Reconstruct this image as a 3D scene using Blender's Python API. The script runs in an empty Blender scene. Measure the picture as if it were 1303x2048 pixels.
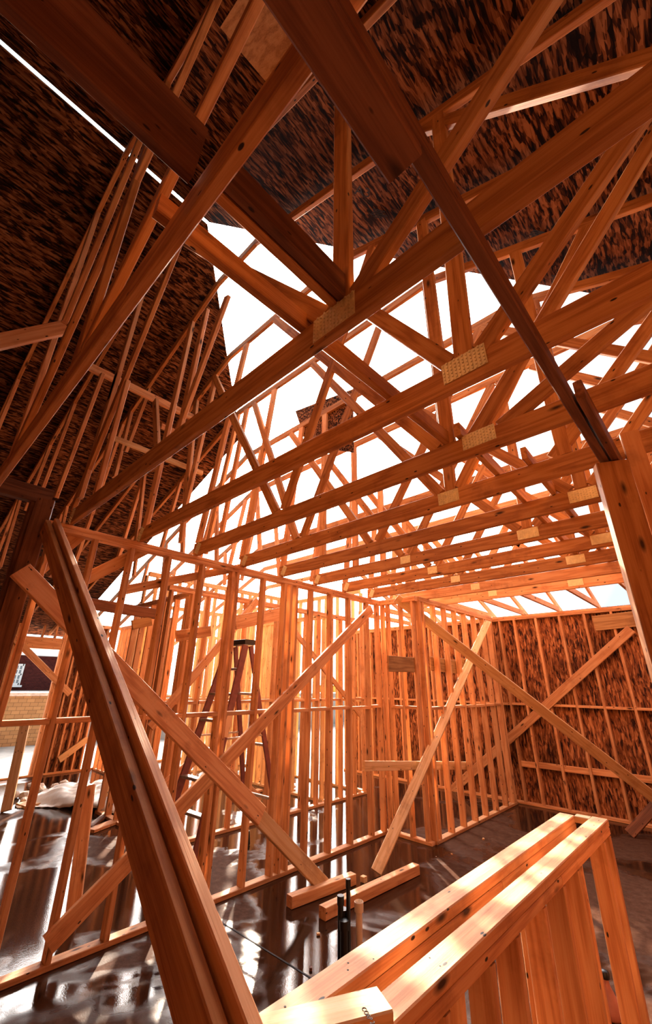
import bpy, bmesh, math, random
import numpy as np
from mathutils import Vector, Matrix
random.seed(7)
scene = bpy.context.scene
COL = scene.collection

# ------------------------------------------------------------------ camera
F, PITCH, ROLL, YAW, EYE = 815.5, .39945, -.01409, .7588, 1.81
def _rot():
    cx, sx = math.cos(PITCH), math.sin(PITCH)
    cy, sy = math.cos(ROLL), math.sin(ROLL)
    cz, sz = math.cos(YAW), math.sin(YAW)
    rx = np.array([[1, 0, 0], [0, cx, -sx], [0, sx, cx]])
    ry = np.array([[cy, 0, sy], [0, 1, 0], [-sy, 0, cy]])
    rz = np.array([[cz, -sz, 0], [sz, cz, 0], [0, 0, 1]])
    return rz @ rx @ ry
RM = _rot()
CAM = np.array([0, 0, EYE])
def ray(x, y):
    return RM @ np.array([(x - 651.5) / F, 1, -(y - 1024) / F])
def at_x(x, y, X):
    d = ray(x, y); return Vector(CAM + d * X / d[0])
def at_y(x, y, Y):
    d = ray(x, y); return Vector(CAM + d * Y / d[1])
def at_z(x, y, Z):
    d = ray(x, y); return Vector(CAM + d * (Z - EYE) / d[2])

cam_data = bpy.data.cameras.new('camera')
cam_data.sensor_fit = 'VERTICAL'
cam_data.sensor_height = 36.0
cam_data.lens = 36.0 * F / 2048
cam_data.clip_start = .02
cam = bpy.data.objects.new('camera', cam_data)
COL.objects.link(cam)
r, fw, up = RM[:, 0], RM[:, 1], RM[:, 2]
cam.matrix_world = Matrix(((r[0], up[0], -fw[0], 0), (r[1], up[1], -fw[1], 0), (r[2], up[2], -fw[2], EYE), (0, 0, 0, 1)))
scene.camera = cam

# ------------------------------------------------------------------ materials
def new_mat(name):
    m = bpy.data.materials.new(name); m.use_nodes = True
    nt = m.node_tree
    b = nt.nodes['Principled BSDF']
    return m, nt, b
def N(nt, kind, **kw):
    n = nt.nodes.new(kind)
    for k, v in kw.items():
        if k.startswith('i_'):
            n.inputs[k[2:].replace('_', ' ')].default_value = v
        else:
            setattr(n, k, v)
    return n
def ramp(nt, src, stops):
    n = nt.nodes.new('ShaderNodeValToRGB')
    e = n.color_ramp.elements
    while len(e) < len(stops): e.new(.5)
    for el, (p, c) in zip(e, stops):
        el.position = p; el.color = (*c, 1) if len(c) == 3 else c
    nt.links.new(src, n.inputs[0])
    return n
def math_n(nt, op, a, b=None, clamp=False):
    n = nt.nodes.new('ShaderNodeMath'); n.operation = op; n.use_clamp = clamp
    for i, v in enumerate((a, b)):
        if v is None: continue
        if isinstance(v, (int, float)): n.inputs[i].default_value = v
        else: nt.links.new(v, n.inputs[i])
    return n.outputs[0]
def mixc(nt, fac, a, b, blend='MIX'):
    n = nt.nodes.new('ShaderNodeMix'); n.data_type = 'RGBA'; n.blend_type = blend
    for s, v in ((0, fac), (6, a), (7, b)):
        if isinstance(v, (int, float)): n.inputs[s].default_value = v
        elif isinstance(v, tuple): n.inputs[s].default_value = (*v, 1)
        else: nt.links.new(v, n.inputs[s])
    return n.outputs[2]

def wood(name, light, mid, dark, rough=.62, knots=True):
    m, nt, b = new_mat(name)
    tc = N(nt, 'ShaderNodeTexCoord')
    oi = N(nt, 'ShaderNodeObjectInfo')
    add = N(nt, 'ShaderNodeVectorMath', operation='MULTIPLY_ADD')
    nt.links.new(oi.outputs['Random'], add.inputs[0])
    add.inputs[1].default_value = (37, 19, 53)
    nt.links.new(tc.outputs['Object'], add.inputs[2])
    mp = N(nt, 'ShaderNodeMapping'); mp.inputs['Scale'].default_value = (.9, 12, 12)
    nt.links.new(add.outputs[0], mp.inputs[0])
    n1 = N(nt, 'ShaderNodeTexNoise', i_Scale=1.0, i_Detail=2.0, i_Roughness=.5); nt.links.new(mp.outputs[0], n1.inputs[0])
    rings = math_n(nt, 'SINE', math_n(nt, 'MULTIPLY', n1.outputs[0], 30.0))
    rings = math_n(nt, 'MULTIPLY_ADD', rings, .5); rings.node.inputs[2].default_value = .5
    mp2 = N(nt, 'ShaderNodeMapping'); mp2.inputs['Scale'].default_value = (6, 190, 190)
    nt.links.new(add.outputs[0], mp2.inputs[0])
    n2 = N(nt, 'ShaderNodeTexNoise', i_Scale=1.0, i_Detail=3.0); nt.links.new(mp2.outputs[0], n2.inputs[0])
    f = math_n(nt, 'ADD', math_n(nt, 'MULTIPLY', rings, .34), math_n(nt, 'MULTIPLY', n2.outputs[0], .66))
    cr = ramp(nt, f, [(.25, light), (.5, mid), (.85, dark)])
    # weathered stretches and boot marks
    n3 = N(nt, 'ShaderNodeTexNoise', i_Scale=3.0, i_Detail=5.0, i_Roughness=.65); nt.links.new(add.outputs[0], n3.inputs[0])
    st = ramp(nt, n3.outputs[0], [(.55, (1, 1, 1)), (.74, (.52, .42, .36))])
    col = mixc(nt, .75, cr.outputs[0], st.outputs[0], 'MULTIPLY')
    # tone differs a little from board to board
    hue = N(nt, 'ShaderNodeHueSaturation')
    v = math_n(nt, 'MULTIPLY_ADD', oi.outputs['Random'], .34); v.node.inputs[2].default_value = .82
    nt.links.new(v, hue.inputs['Value'])
    nt.links.new(col, hue.inputs['Color'])
    col = hue.outputs[0]
    if knots:
        mp3 = N(nt, 'ShaderNodeMapping'); mp3.inputs['Scale'].default_value = (2.6, 8, 8)
        nt.links.new(add.outputs[0], mp3.inputs[0])
        vo = N(nt, 'ShaderNodeTexVoronoi', i_Scale=1.0, i_Randomness=1.0); nt.links.new(mp3.outputs[0], vo.inputs[0])
        k = ramp(nt, vo.outputs['Distance'], [(.05, (1, 1, 1)), (.14, (0, 0, 0))])
        col = mixc(nt, k.outputs[0], col, (.055, .018, .006))
        # nail heads and small specks
        mp4 = N(nt, 'ShaderNodeMapping'); mp4.inputs['Scale'].default_value = (7, 17, 17)
        nt.links.new(add.outputs[0], mp4.inputs[0])
        vn = N(nt, 'ShaderNodeTexVoronoi', i_Scale=1.0, i_Randomness=1.0); nt.links.new(mp4.outputs[0], vn.inputs[0])
        kn = ramp(nt, vn.outputs['Distance'], [(.07, (1, 1, 1)), (.10, (0, 0, 0))])
        col = mixc(nt, kn.outputs[0], col, (.03, .012, .006))
    nt.links.new(col, b.inputs['Base Color'])
    b.inputs['Roughness'].default_value = rough
    b.inputs['Specular IOR Level'].default_value = .3
    bp = N(nt, 'ShaderNodeBump', i_Strength=.25, i_Distance=.004); nt.links.new(f, bp.inputs['Height'])
    nt.links.new(bp.outputs[0], b.inputs['Normal'])
    return m

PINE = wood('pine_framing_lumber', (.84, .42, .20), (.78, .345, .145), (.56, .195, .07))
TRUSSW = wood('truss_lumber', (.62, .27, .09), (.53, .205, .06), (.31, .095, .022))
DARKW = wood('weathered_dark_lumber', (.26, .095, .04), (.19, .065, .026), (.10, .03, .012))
PALEW = wood('pale_fresh_lumber', (.90, .56, .30), (.86, .49, .23), (.68, .33, .13))
PLY = wood('plywood', (.60, .32, .13), (.52, .25, .09), (.30, .12, .04), knots=False)

def osb(name, scale, dark, axes=(0, 1, 2), lift=1.0, lo=1.0):
    m, nt, b = new_mat(name)
    tc = N(nt, 'ShaderNodeTexCoord')
    nz = N(nt, 'ShaderNodeTexNoise', i_Scale=2.2, i_Detail=2.0); nt.links.new(tc.outputs['Object'], nz.inputs[0])
    cols = []
    acc = None
    for i, (ang, sc) in enumerate((((.1, .1, .35), (2.4, 15, 15)), ((.2, .3, -.45), (2.8, 15, 15)), ((.3, -.4, 1.0), (3.4, 13, 13)))):
        mp = N(nt, 'ShaderNodeMapping'); mp.inputs['Rotation'].default_value = ang
        mp.inputs['Scale'].default_value = tuple(sc[axes[k]] * scale for k in range(3))
        nt.links.new(tc.outputs['Object'], mp.inputs[0])
        ds = N(nt, 'ShaderNodeVectorMath', operation='MULTIPLY_ADD')
        nt.links.new(nz.outputs['Color'], ds.inputs[0]); ds.inputs[1].default_value = (3.2, 3.2, 3.2)
        nt.links.new(mp.outputs[0], ds.inputs[2])
        vo = N(nt, 'ShaderNodeTexVoronoi', i_Scale=1.0); nt.links.new(ds.outputs[0], vo.inputs[0])
        sp = N(nt, 'ShaderNodeSeparateColor'); nt.links.new(vo.outputs['Color'], sp.inputs[0])
        cols.append(sp.outputs[i])
    a = math_n(nt, 'ADD', math_n(nt, 'MULTIPLY', cols[0], .4), math_n(nt, 'ADD', math_n(nt, 'MULTIPLY', cols[1], .35), math_n(nt, 'MULTIPLY', cols[2], .35)))
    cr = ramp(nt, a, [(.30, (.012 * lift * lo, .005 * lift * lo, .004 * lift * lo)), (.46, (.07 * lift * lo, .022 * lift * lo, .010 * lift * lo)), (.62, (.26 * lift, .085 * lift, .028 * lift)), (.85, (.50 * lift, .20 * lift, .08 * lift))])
    # factory stamps and damp blotches
    n3 = N(nt, 'ShaderNodeTexNoise', i_Scale=1.1, i_Detail=4.0, i_Roughness=.7); nt.links.new(tc.outputs['Object'], n3.inputs[0])
    st = ramp(nt, n3.outputs[0], [(.48, (1, 1, 1)), (.66, (dark, dark * .8, dark * .75))])
    col = mixc(nt, .8, cr.outputs[0], st.outputs[0], 'MULTIPLY')
    nt.links.new(col, b.inputs['Base Color'])
    b.inputs['Roughness'].default_value = .8; b.inputs['Specular IOR Level'].default_value = .1
    bp = N(nt, 'ShaderNodeBump', i_Strength=.4, i_Distance=.004); nt.links.new(a, bp.inputs['Height'])
    nt.links.new(bp.outputs[0], b.inputs['Normal'])
    return m
OSB = osb('strand_board', 4.2, .25, (1, 0, 2), .72, .8)  # deck board darkened to put near-corner shade into its colour
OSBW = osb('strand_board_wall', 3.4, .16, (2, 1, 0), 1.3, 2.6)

def plain(name, col, rough=.5, metal=0.0, noise=0.0, nscale=8):
    m, nt, b = new_mat(name)
    b.inputs['Roughness'].default_value = rough
    b.inputs['Metallic'].default_value = metal
    if noise:
        tc = N(nt, 'ShaderNodeTexCoord')
        nz = N(nt, 'ShaderNodeTexNoise', i_Scale=nscale, i_Detail=5.0); nt.links.new(tc.outputs['Object'], nz.inputs[0])
        lo = tuple(c * (1 - noise) for c in col); hi = tuple(min(1, c * (1 + noise)) for c in col)
        cr = ramp(nt, nz.outputs[0], [(.3, lo), (.7, hi)])
        nt.links.new(cr.outputs[0], b.inputs['Base Color'])
        bp = N(nt, 'ShaderNodeBump', i_Strength=.2, i_Distance=.01); nt.links.new(nz.outputs[0], bp.inputs['Height'])
        nt.links.new(bp.outputs[0], b.inputs['Normal'])
    else:
        b.inputs['Base Color'].default_value = (*col, 1)
    return m
METAL = plain('galvanised_plate', (.88, .74, .46), .45, .55, .12, 30)  # gold tint paints in the reflection of lit wood
LADDER = plain('ladder_fibreglass', (.20, .055, .05), .45, 0, .2, 20)
BLACK = plain('black_plastic', (.012, .011, .012), .35)
ALU = plain('ladder_aluminium', (.62, .55, .48), .35, .9, .15, 25)
TAG = plain('ladder_sticker', (.75, .42, .25), .6)
INK = plain('black_ink', (.02, .012, .01), .8)
PVC = plain('white_pvc', (.82, .62, .48), .4, 0, .06, 10)
SHEET = plain('plastic_sheet', (.82, .68, .58), .35, 0, .1, 5)
RUBBLE = plain('rubble', (.66, .50, .40), .85, 0, .3, 9)
WHITE = plain('white_paint', (.85, .86, .88), .45)
GLASS = plain('window_pane', (.25, .30, .34), .1)
YELLOW = plain('yellow_paint', (.75, .42, .03), .4)
TYRE = plain('tyre', (.03, .03, .03), .8)
CLAY = plain('reddish_bottle', (.62, .22, .15), .4, 0, .15, 12)
GROUND = plain('pale_site_ground', (.40, .36, .33), .9, 0, .25, 2.5)

def brick(name, c1, c2, mortar, sc, offs=.5):
    m, nt, b = new_mat(name)
    tc = N(nt, 'ShaderNodeTexCoord')
    sx = N(nt, 'ShaderNodeSeparateXYZ'); nt.links.new(tc.outputs['Object'], sx.inputs[0])
    mp = N(nt, 'ShaderNodeCombineXYZ'); nt.links.new(sx.outputs['Y'], mp.inputs['X']); nt.links.new(sx.outputs['Z'], mp.inputs['Y'])
    br = N(nt, 'ShaderNodeTexBrick'); br.offset = offs
    nt.links.new(mp.outputs[0], br.inputs[0])
    br.inputs['Color1'].default_value = (*c1, 1); br.inputs['Color2'].default_value = (*c2, 1)
    br.inputs['Mortar'].default_value = (*mortar, 1)
    br.inputs['Scale'].default_value = sc
    br.inputs['Mortar Size'].default_value = .012
    nt.links.new(br.outputs['Color'], b.inputs['Base Color'])
    b.inputs['Roughness'].default_value = .95; b.inputs['Specular IOR Level'].default_value = .1
    return m
BRICK = brick('red_brick', (.10, .020, .016), (.06, .013, .012), (.09, .05, .045), 4.2)
BLOCK = brick('tan_block', (.46, .25, .11), (.36, .19, .085), (.16, .09, .05), 2.2)

def concrete():
    m, nt, b = new_mat('wet_concrete')
    tc = N(nt, 'ShaderNodeTexCoord')
    n1 = N(nt, 'ShaderNodeTexNoise', i_Scale=.55, i_Detail=5.0, i_Roughness=.6, i_Distortion=.4); nt.links.new(tc.outputs['Object'], n1.inputs[0])
    n2 = N(nt, 'ShaderNodeTexNoise', i_Scale=14.0, i_Detail=6.0, i_Roughness=.7); nt.links.new(tc.outputs['Object'], n2.inputs[0])
    n4 = N(nt, 'ShaderNodeTexNoise', i_Scale=110.0, i_Detail=3.0); nt.links.new(tc.outputs['Object'], n4.inputs[0])
    # puddles gather towards the left rooms
    sx = N(nt, 'ShaderNodeSeparateXYZ'); nt.links.new(tc.outputs['Object'], sx.inputs[0])
    lean = math_n(nt, 'MULTIPLY', math_n(nt, 'ADD', sx.outputs['X'], .9), .035)
    lean = math_n(nt, 'MINIMUM', math_n(nt, 'MAXIMUM', lean, -.09), .12)
    wv_ = math_n(nt, 'ADD', n1.outputs[0], lean)
    wet = ramp(nt, wv_, [(.43, (1, 1, 1)), (.50, (0, 0, 0))])
    base = ramp(nt, n2.outputs[0], [(.25, (.050, .020, .011)), (.5, (.085, .036, .021)), (.78, (.13, .062, .040))])
    col = mixc(nt, wet.outputs[0], base.outputs[0], (.018, .008, .005))
    # dark sawn crumbs and stains
    vo = N(nt, 'ShaderNodeTexVoronoi', i_Scale=5.5); nt.links.new(tc.outputs['Object'], vo.inputs[0])
    k = ramp(nt, vo.outputs['Distance'], [(.045, (1, 1, 1)), (.075, (0, 0, 0))])
    col = mixc(nt, k.outputs[0], col, (.03, .015, .01))
    nt.links.new(col, b.inputs['Base Color'])
    ro = ramp(nt, wv_, [(.43, (.06,) * 3), (.50, (.5,) * 3)])
    nt.links.new(ro.outputs[0], b.inputs['Roughness'])
    hgt = math_n(nt, 'ADD', math_n(nt, 'MULTIPLY', n4.outputs[0], .6), n2.outputs[0])
    bst = math_n(nt, 'MULTIPLY_ADD', wet.outputs[0], -.16); bst.node.inputs[2].default_value = .20
    bp = N(nt, 'ShaderNodeBump', i_Distance=.008); nt.links.new(hgt, bp.inputs['Height']); nt.links.new(bst, bp.inputs['Strength'])
    nt.links.new(bp.outputs[0], b.inputs['Normal'])
    b.inputs['Specular Tint'].default_value = (1, .80, .68, 1)
    spc = ramp(nt, wv_, [(.43, (.40,) * 3), (.50, (.012,) * 3)]); nt.links.new(spc.outputs[0], b.inputs['Specular IOR Level'])
    return m
CONC = concrete()

# ------------------------------------------------------------------ object helpers
def link(name, me, mat, parent=None, kind=None):
    o = bpy.data.objects.new(name, me)
    COL.objects.link(o)
    if mat is not None: me.materials.append(mat)
    if parent is not None: o.parent = parent
    if kind: o['kind'] = kind
    return o
def from_bm(name, bm, mat, parent=None, kind=None):
    me = bpy.data.meshes.new(name); bm.to_mesh(me); bm.free()
    return link(name, me, mat, parent, kind)
def thing(name, label, cat, loc=(0, 0, 0), group=None):
    o = bpy.data.objects.new(name, None); COL.objects.link(o)
    o.empty_display_size = .1
    o.location = loc
    o['label'] = label; o['category'] = cat
    if group: o['group'] = group
    return o
def tag(o, label, cat, group=None):
    o['label'] = label; o['category'] = cat
    if group: o['group'] = group
    return o

def board_mesh(L, w, t, ch=.004, bow=.0, seg=None):
    """sawn stick along local X, width along Z, thickness along Y, eased edges, a little bow"""
    seg = seg or max(1, int(L / .7))
    bm = bmesh.new()
    a, b = t / 2, w / 2
    c = min(ch, a * .4, b * .4)
    sec = [(a, b - c), (a - c, b), (-a + c, b), (-a, b - c), (-a, -b + c), (-a + c, -b), (a - c, -b), (a, -b + c)]
    ph = random.uniform(0, 6.28)
    amp = bow * random.uniform(-1, 1)
    rings = []
    for i in range(seg + 1):
        u = i / seg
        dy = amp * math.sin(math.pi * u); dz = amp * .6 * math.sin(math.pi * u + .4 * math.sin(ph)) * (1 if 0 < i < seg else 0)
        rings.append([bm.verts.new((L * u - L / 2, y + dy, z + dz)) for y, z in sec])
    for i in range(seg):
        for j in range(8):
            k = (j + 1) % 8
            bm.faces.new((rings[i][j], rings[i + 1][j], rings[i + 1][k], rings[i][k]))
    bm.faces.new(list(rings[0])); bm.faces.new(list(reversed(rings[-1])))
    bmesh.ops.recalc_face_normals(bm, faces=bm.faces)
    return bm
def frame(p0, p1, wdir):
    p0, p1 = Vector(p0), Vector(p1)
    x = (p1 - p0).normalized()
    w = Vector(wdir); z = (w - x * w.dot(x)).normalized()
    y = z.cross(x)
    c = (p0 + p1) / 2
    return Matrix(((x[0], y[0], z[0], c[0]), (x[1], y[1], z[1], c[1]), (x[2], y[2], z[2], c[2]), (0, 0, 0, 1))), (p1 - p0).length
def board(name, p0, p1, wdir, w=.089, t=.038, mat=None, parent=None, bow=.004, ch=.004):
    m, L = frame(p0, p1, wdir)
    o = from_bm(name, board_mesh(L, w, t, ch, bow), mat or PINE, parent)
    if parent is not None:
        m = Matrix.Translation(-parent.location) @ m
    o.matrix_local = m
    return o
def rel(parent, o):
    o.location = Vector(o.location) - parent.location
    return o
def add_box(bm, c, s, m=None):
    r = bmesh.ops.create_cube(bm, size=1)
    for v in r['verts']:
        v.co = Vector((v.co.x * s[0], v.co.y * s[1], v.co.z * s[2])) + Vector(c)
        if m: v.co = m @ v.co
    return r['verts']
def add_cyl(bm, p0, p1, r0, r1=None, seg=16):
    p0, p1 = Vector(p0), Vector(p1)
    r1 = r0 if r1 is None else r1
    d = p1 - p0
    q = d.to_track_quat('Z', 'Y').to_matrix().to_4x4()
    res = bmesh.ops.create_cone(bm, cap_ends=True, segments=seg, radius1=r0, radius2=r1, depth=d.length)
    M = Matrix.Translation((p0 + p1) / 2) @ q
    for v in res['verts']: v.co = M @ v.co
    return res['verts']

ZV, XV, YV = Vector((0, 0, 1)), Vector((1, 0, 0)), Vector((0, 1, 0))

# ------------------------------------------------------------------ floor, ground, roof deck
RIDGE_X, RIDGE_Z, SLOPE, HIP_Y = -2.8, 6.2, .4, 1.15
WALL_Y, LEFT_X, RIGHT_X = 8.25, -11.0, 5.4
TOP = 3.06
bm = bmesh.new()
add_box(bm, (-2.8, 2.6, -.1), (16.8, 11.6, .2))
floor = from_bm('floor', bm, CONC, kind='structure')
# saw-cut control joint
j0, j1 = at_z(415, 1828, 0), at_z(632, 1963, 0)
dj = (j1 - j0).normalized()
o = board('control_joint', j0 - dj * .4 + Vector((0, 0, .001)), j1 + dj * 1.2 + Vector((0, 0, .001)), dj.cross(ZV), .012, .004, INK, floor, 0, .0004)
bm = bmesh.new()
bmesh.ops.create_grid(bm, x_segments=40, y_segments=40, size=70)
for v in bm.verts:
    d = max(abs(v.co.x + 2), abs(v.co.y - 4))
    v.co.z = -.22 + (.25 * math.sin(v.co.x * .3) * math.cos(v.co.y * .23) if d > 14 else 0)
from_bm('ground', bm, GROUND, kind='structure')

def deck(name, pts, th, mat):
    bm = bmesh.new()
    lo = [bm.verts.new(p) for p in pts]
    f = bm.faces.new(lo)
    ex = bmesh.ops.extrude_face_region(bm, geom=[f])
    for v in [g for g in ex['geom'] if isinstance(g, bmesh.types.BMVert)]: v.co.z += th
    bmesh.ops.recalc_face_normals(bm, faces=bm.faces)
    return from_bm(name, bm, mat, kind='structure')
def zr(x): return RIDGE_Z - SLOPE * (x - RIDGE_X)
def zl(x): return RIDGE_Z + SLOPE * (x - RIDGE_X)
BACK_Y = -1.35
rx = RIDGE_X + .02
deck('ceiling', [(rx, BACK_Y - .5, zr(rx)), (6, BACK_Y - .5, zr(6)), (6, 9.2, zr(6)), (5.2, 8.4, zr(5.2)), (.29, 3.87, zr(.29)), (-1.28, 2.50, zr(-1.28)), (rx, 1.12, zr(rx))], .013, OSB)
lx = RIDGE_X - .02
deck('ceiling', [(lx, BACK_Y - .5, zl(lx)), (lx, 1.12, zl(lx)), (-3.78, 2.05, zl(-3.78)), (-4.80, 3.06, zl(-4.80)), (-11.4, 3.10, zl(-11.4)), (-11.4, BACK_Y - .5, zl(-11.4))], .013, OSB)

def zh(y): return RIDGE_Z - SLOPE * (y - HIP_Y)
deck('ceiling', [(1.25, 5.22, zh(5.22)), (5.1, 9.05, zh(9.05)), (1.25, 9.05, zh(9.05))], .013, OSB)  # unseen hip sheathing added to block sky light from the right
def on_right_deck(x, y, off=0.0):
    d = ray(x, y); t = (RIDGE_Z - off + SLOPE * RIDGE_X - EYE) / (d[2] + SLOPE * d[0])
    return Vector(CAM + d * t)
def on_left_deck(x, y, off=0.0):
    d = ray(x, y); t = (RIDGE_Z - off - SLOPE * RIDGE_X - EYE) / (d[2] - SLOPE * d[0])
    return Vector(CAM + d * t)
pp = [on_right_deck(x, y, .016) for x, y in ((440, 55), (545, 180), (662, 92), (610, -20), (500, -40))]
o = deck('plywood_sheet', pp, .012, PLY)
del o['kind']
tag(o, 'swirl grained plywood sheet patched into the dark roof deck at the top', 'plywood sheet')
# unseen strand board walls behind the photographer and right, set close to cut light
def wall_panel(name, x0, x1, y0, y1, z0, z1, mat=OSBW):
    bm = bmesh.new()
    add_box(bm, ((x0 + x1) / 2, (y0 + y1) / 2, (z0 + z1) / 2), (abs(x1 - x0), abs(y1 - y0), abs(z1 - z0)))
    return from_bm(name, bm, mat, kind='structure')
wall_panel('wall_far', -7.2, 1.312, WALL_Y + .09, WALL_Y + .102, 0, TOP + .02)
wall_panel('wall_right_added', 1.30, 1.312, BACK_Y, WALL_Y + .09, 0, TOP + .02)  # partition out of view, added to darken the near area
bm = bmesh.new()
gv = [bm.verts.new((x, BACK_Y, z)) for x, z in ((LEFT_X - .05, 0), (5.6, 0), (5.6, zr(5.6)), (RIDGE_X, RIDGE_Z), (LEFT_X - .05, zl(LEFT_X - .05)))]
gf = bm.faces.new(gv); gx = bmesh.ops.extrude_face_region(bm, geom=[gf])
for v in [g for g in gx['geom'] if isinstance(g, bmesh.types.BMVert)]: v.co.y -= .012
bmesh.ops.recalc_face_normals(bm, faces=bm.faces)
from_bm('wall_back_unseen', bm, OSBW, kind='structure')  # unseen gable pulled in and closed up to block light from behind

deck_r = bpy.data.objects['ceiling']
nrm = Vector((-SLOPE, 0, -1)).normalized()
ex = Vector(RM[:, 0]); ex = (ex - nrm * ex.dot(nrm)).normalized(); ey = nrm.cross(ex)
def stamp_at(x, y, off=.004):
    c = on_right_deck(x, y, off)
    return Matrix(((ex[0], ey[0], nrm[0], c[0]), (ex[1], ey[1], nrm[1], c[1]), (ex[2], ey[2], nrm[2], c[2]), (0, 0, 0, 1)))
STAMPS = [('A3', 725, 384, .12)]
for (x, y, w_, h_) in ((757, 428, .14, .09), (866, 490, .12, .08), (1076, 470, .15, .08), (1112, 556, .12, .05)):
    bm = bmesh.new()
    rr = random.Random(int(x))
    for q_ in range(5):
        add_box(bm, (rr.uniform(-.01, .01), (q_ - 2) * h_ / 5, 0), (w_ * rr.uniform(.5, 1), h_ / 8, .0006))
    o = from_bm('ink_stamp', bm, INK, deck_r); o.matrix_local = stamp_at(x, y)

# ------------------------------------------------------------------ stud walls
def stud_wall(label, a, b, studs, z_top=TOP, depth=.089, mat=PINE, block_z=1.52, plates=2, group=None, name='stud_wall', bottom_gap=(), blocks=True, bow=.004):
    """frame from a to b (plan points on its centre line); studs = distances from a"""
    a, b = Vector((a[0], a[1], 0)), Vector((b[0], b[1], 0))
    d = (b - a).normalized(); n = d.cross(ZV); L = (b - a).length
    root = thing(name, label, 'stud wall', tuple(a), group)
    t = .038
    board('bottom_plate', a + ZV * t / 2, b + ZV * t / 2, n, depth, t, mat, root, 0)
    for k in range(plates):
        sh = .0 if k == 0 else .03
        board('top_plate', a + d * sh * 0 + ZV * (z_top - t * (k + .5)), b + ZV * (z_top - t * (k + .5)), n, depth - .002 * k, t, mat, root, 0)
    zt = z_top - t * plates
    ss = sorted(studs)
    for s in ss:
        p = a + d * s
        board('stud', p + ZV * t, p + ZV * zt, n, depth, t, mat, root, bow)
    if blocks and block_z:
        for s0, s1 in zip(ss, ss[1:]):
            if s1 - s0 < .12 or s1 - s0 > .75: continue
            zz = block_z + random.uniform(-.006, .006)
            board('blocking', a + d * (s0 + t / 2) + ZV * zz, a + d * (s1 - t / 2) + ZV * zz, n, depth - .003, t, mat, root, 0)
    return root
def every(L, step=.406, start=.019, jit=.0):
    out = []; s = start
    while s < L - .03:
        out.append(s + random.uniform(-jit, jit)); s += step
    out.append(L - .019)
    return out

# W1: the wall along the left, its right face at X = -3.9
W1X = -3.945
y0 = .72
w1_y = [.78, 1.12, 1.45, 1.83, 2.22, 2.60, 2.67, 3.06, 3.40, 3.50, 3.60, 3.88, 4.26, 4.66, 5.09, 5.36]
W1 = stud_wall('long open stud wall on the left with two diagonal braces nailed across it', (W1X, y0), (W1X, 5.40), [y - y0 for y in w1_y])
# jog and W3
W2 = stud_wall('short return stud wall joining the left wall to the middle wall', (W1X, 5.44), (-3.26, 5.44), [.06, .16, .40, .62], depth=.089)
w3 = [5.51, 5.60, 5.95, 6.30, 6.66, 7.02, 7.40, 7.78, 8.06, 8.14]
W3 = stud_wall('middle stud wall in front of the strand board, running back to the far corner', (-3.28, 5.49), (-3.28, 8.19), [y - 5.49 for y in w3])
# far wall framing on the strand board
w4x = [-7.1, -6.7, -6.3, -5.9, -5.5, -5.1, -4.7, -4.3, -3.9, -3.5, -3.14, -2.86, -2.47, -2.07, -1.68, -1.28, -.88, -.48, -.08, .32, .72, 1.12]
W4 = stud_wall('far wall framing of vertical studs against orange strand board', (-7.15, WALL_Y + .045), (1.3, WALL_Y + .045), [x + 7.15 for x in w4x], plates=2, block_z=1.525)
for x0, x1 in zip(w4x[10:], w4x[11:]):
    z = .60 + random.uniform(-.01, .01)
    board('blocking', (x0 + .02, WALL_Y + .045, z), (x1 - .02, WALL_Y + .045, z), ZV, .089, .038, PINE, W4, 0)
# rooms on the left
W5 = stud_wall('inner stud wall behind the stepladder', (-5.46, 2.6), (-5.46, 6.9), every(4.3, .33, .019, .04), mat=PINE, block_z=1.56)
W6 = stud_wall('cross stud wall in the rooms beyond the ladder', (-5.55, 6.95), (-10.9, 6.95), every(5.35, .20, .019, .05), mat=PALEW, z_top=3.72)
W8 = stud_wall('inner stud wall deep in the left rooms', (-7.6, 3.2), (-7.6, 6.9), every(3.7, .21, .019, .05), mat=PALEW, z_top=3.72)
W9 = stud_wall('short stud wall across the left rooms', (-10.9, 4.2), (-8.3, 4.2), every(2.6, .21, .019, .05), mat=PINE)

W10 = stud_wall('stud wall between the ladder room and the outside wall', (-9.3, 4.25), (-9.3, 6.9), every(2.65, .22, .019, .05), mat=PALEW, z_top=3.45)
W11 = stud_wall('stud partition between the two left rooms behind the ladder', (-7.5, 3.05), (-5.6, 3.05), every(1.9, .3, .019, .06), mat=PINE)
W12 = stud_wall('short stud partition deep behind the doubled studs of the left wall', (-5.55, 5.9), (-7.5, 5.9), every(1.95, .26, .019, .05), mat=PALEW)
# outside wall with the framed opening that shows the brick house
oy0, oy1 = at_x(22, 1330, LEFT_X)[1], at_x(112, 1330, LEFT_X)[1]
ext_studs = [y + 1.3 for y in (-1.2, -.9, -.5, -.1, .3, .7, 1.1, 1.5)] 
ext_studs = [s for s in ext_studs if s - 1.3 < oy0 - .1] + [oy0 + 1.3 - .06, oy0 + 1.3 - .02, oy1 + 1.3 + .02, oy1 + 1.3 + .06, oy1 + 1.3 + .18]
k = oy1 + .3
while k < 8.1:
    ext_studs.append(k + 1.3); k += .16 if k < 4.2 else .27
W7 = stud_wall('outside stud wall at the far left with a framed opening', (LEFT_X, -1.3), (LEFT_X, 8.2), ext_studs, mat=PINE, blocks=False)
hz = at_x(70, 1285, LEFT_X)[2]
board('header', (LEFT_X, oy0, hz), (LEFT_X, oy1, hz), ZV, .24, .076, PINE, W7, 0)
for y in (oy0 + (oy1 - oy0) * .5, oy0 + (oy1 - oy0) * .8):
    board('cripple_stud', (LEFT_X, y, hz + .12), (LEFT_X, y, TOP - .08), XV, .089, .038, PINE, W7, 0)

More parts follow.
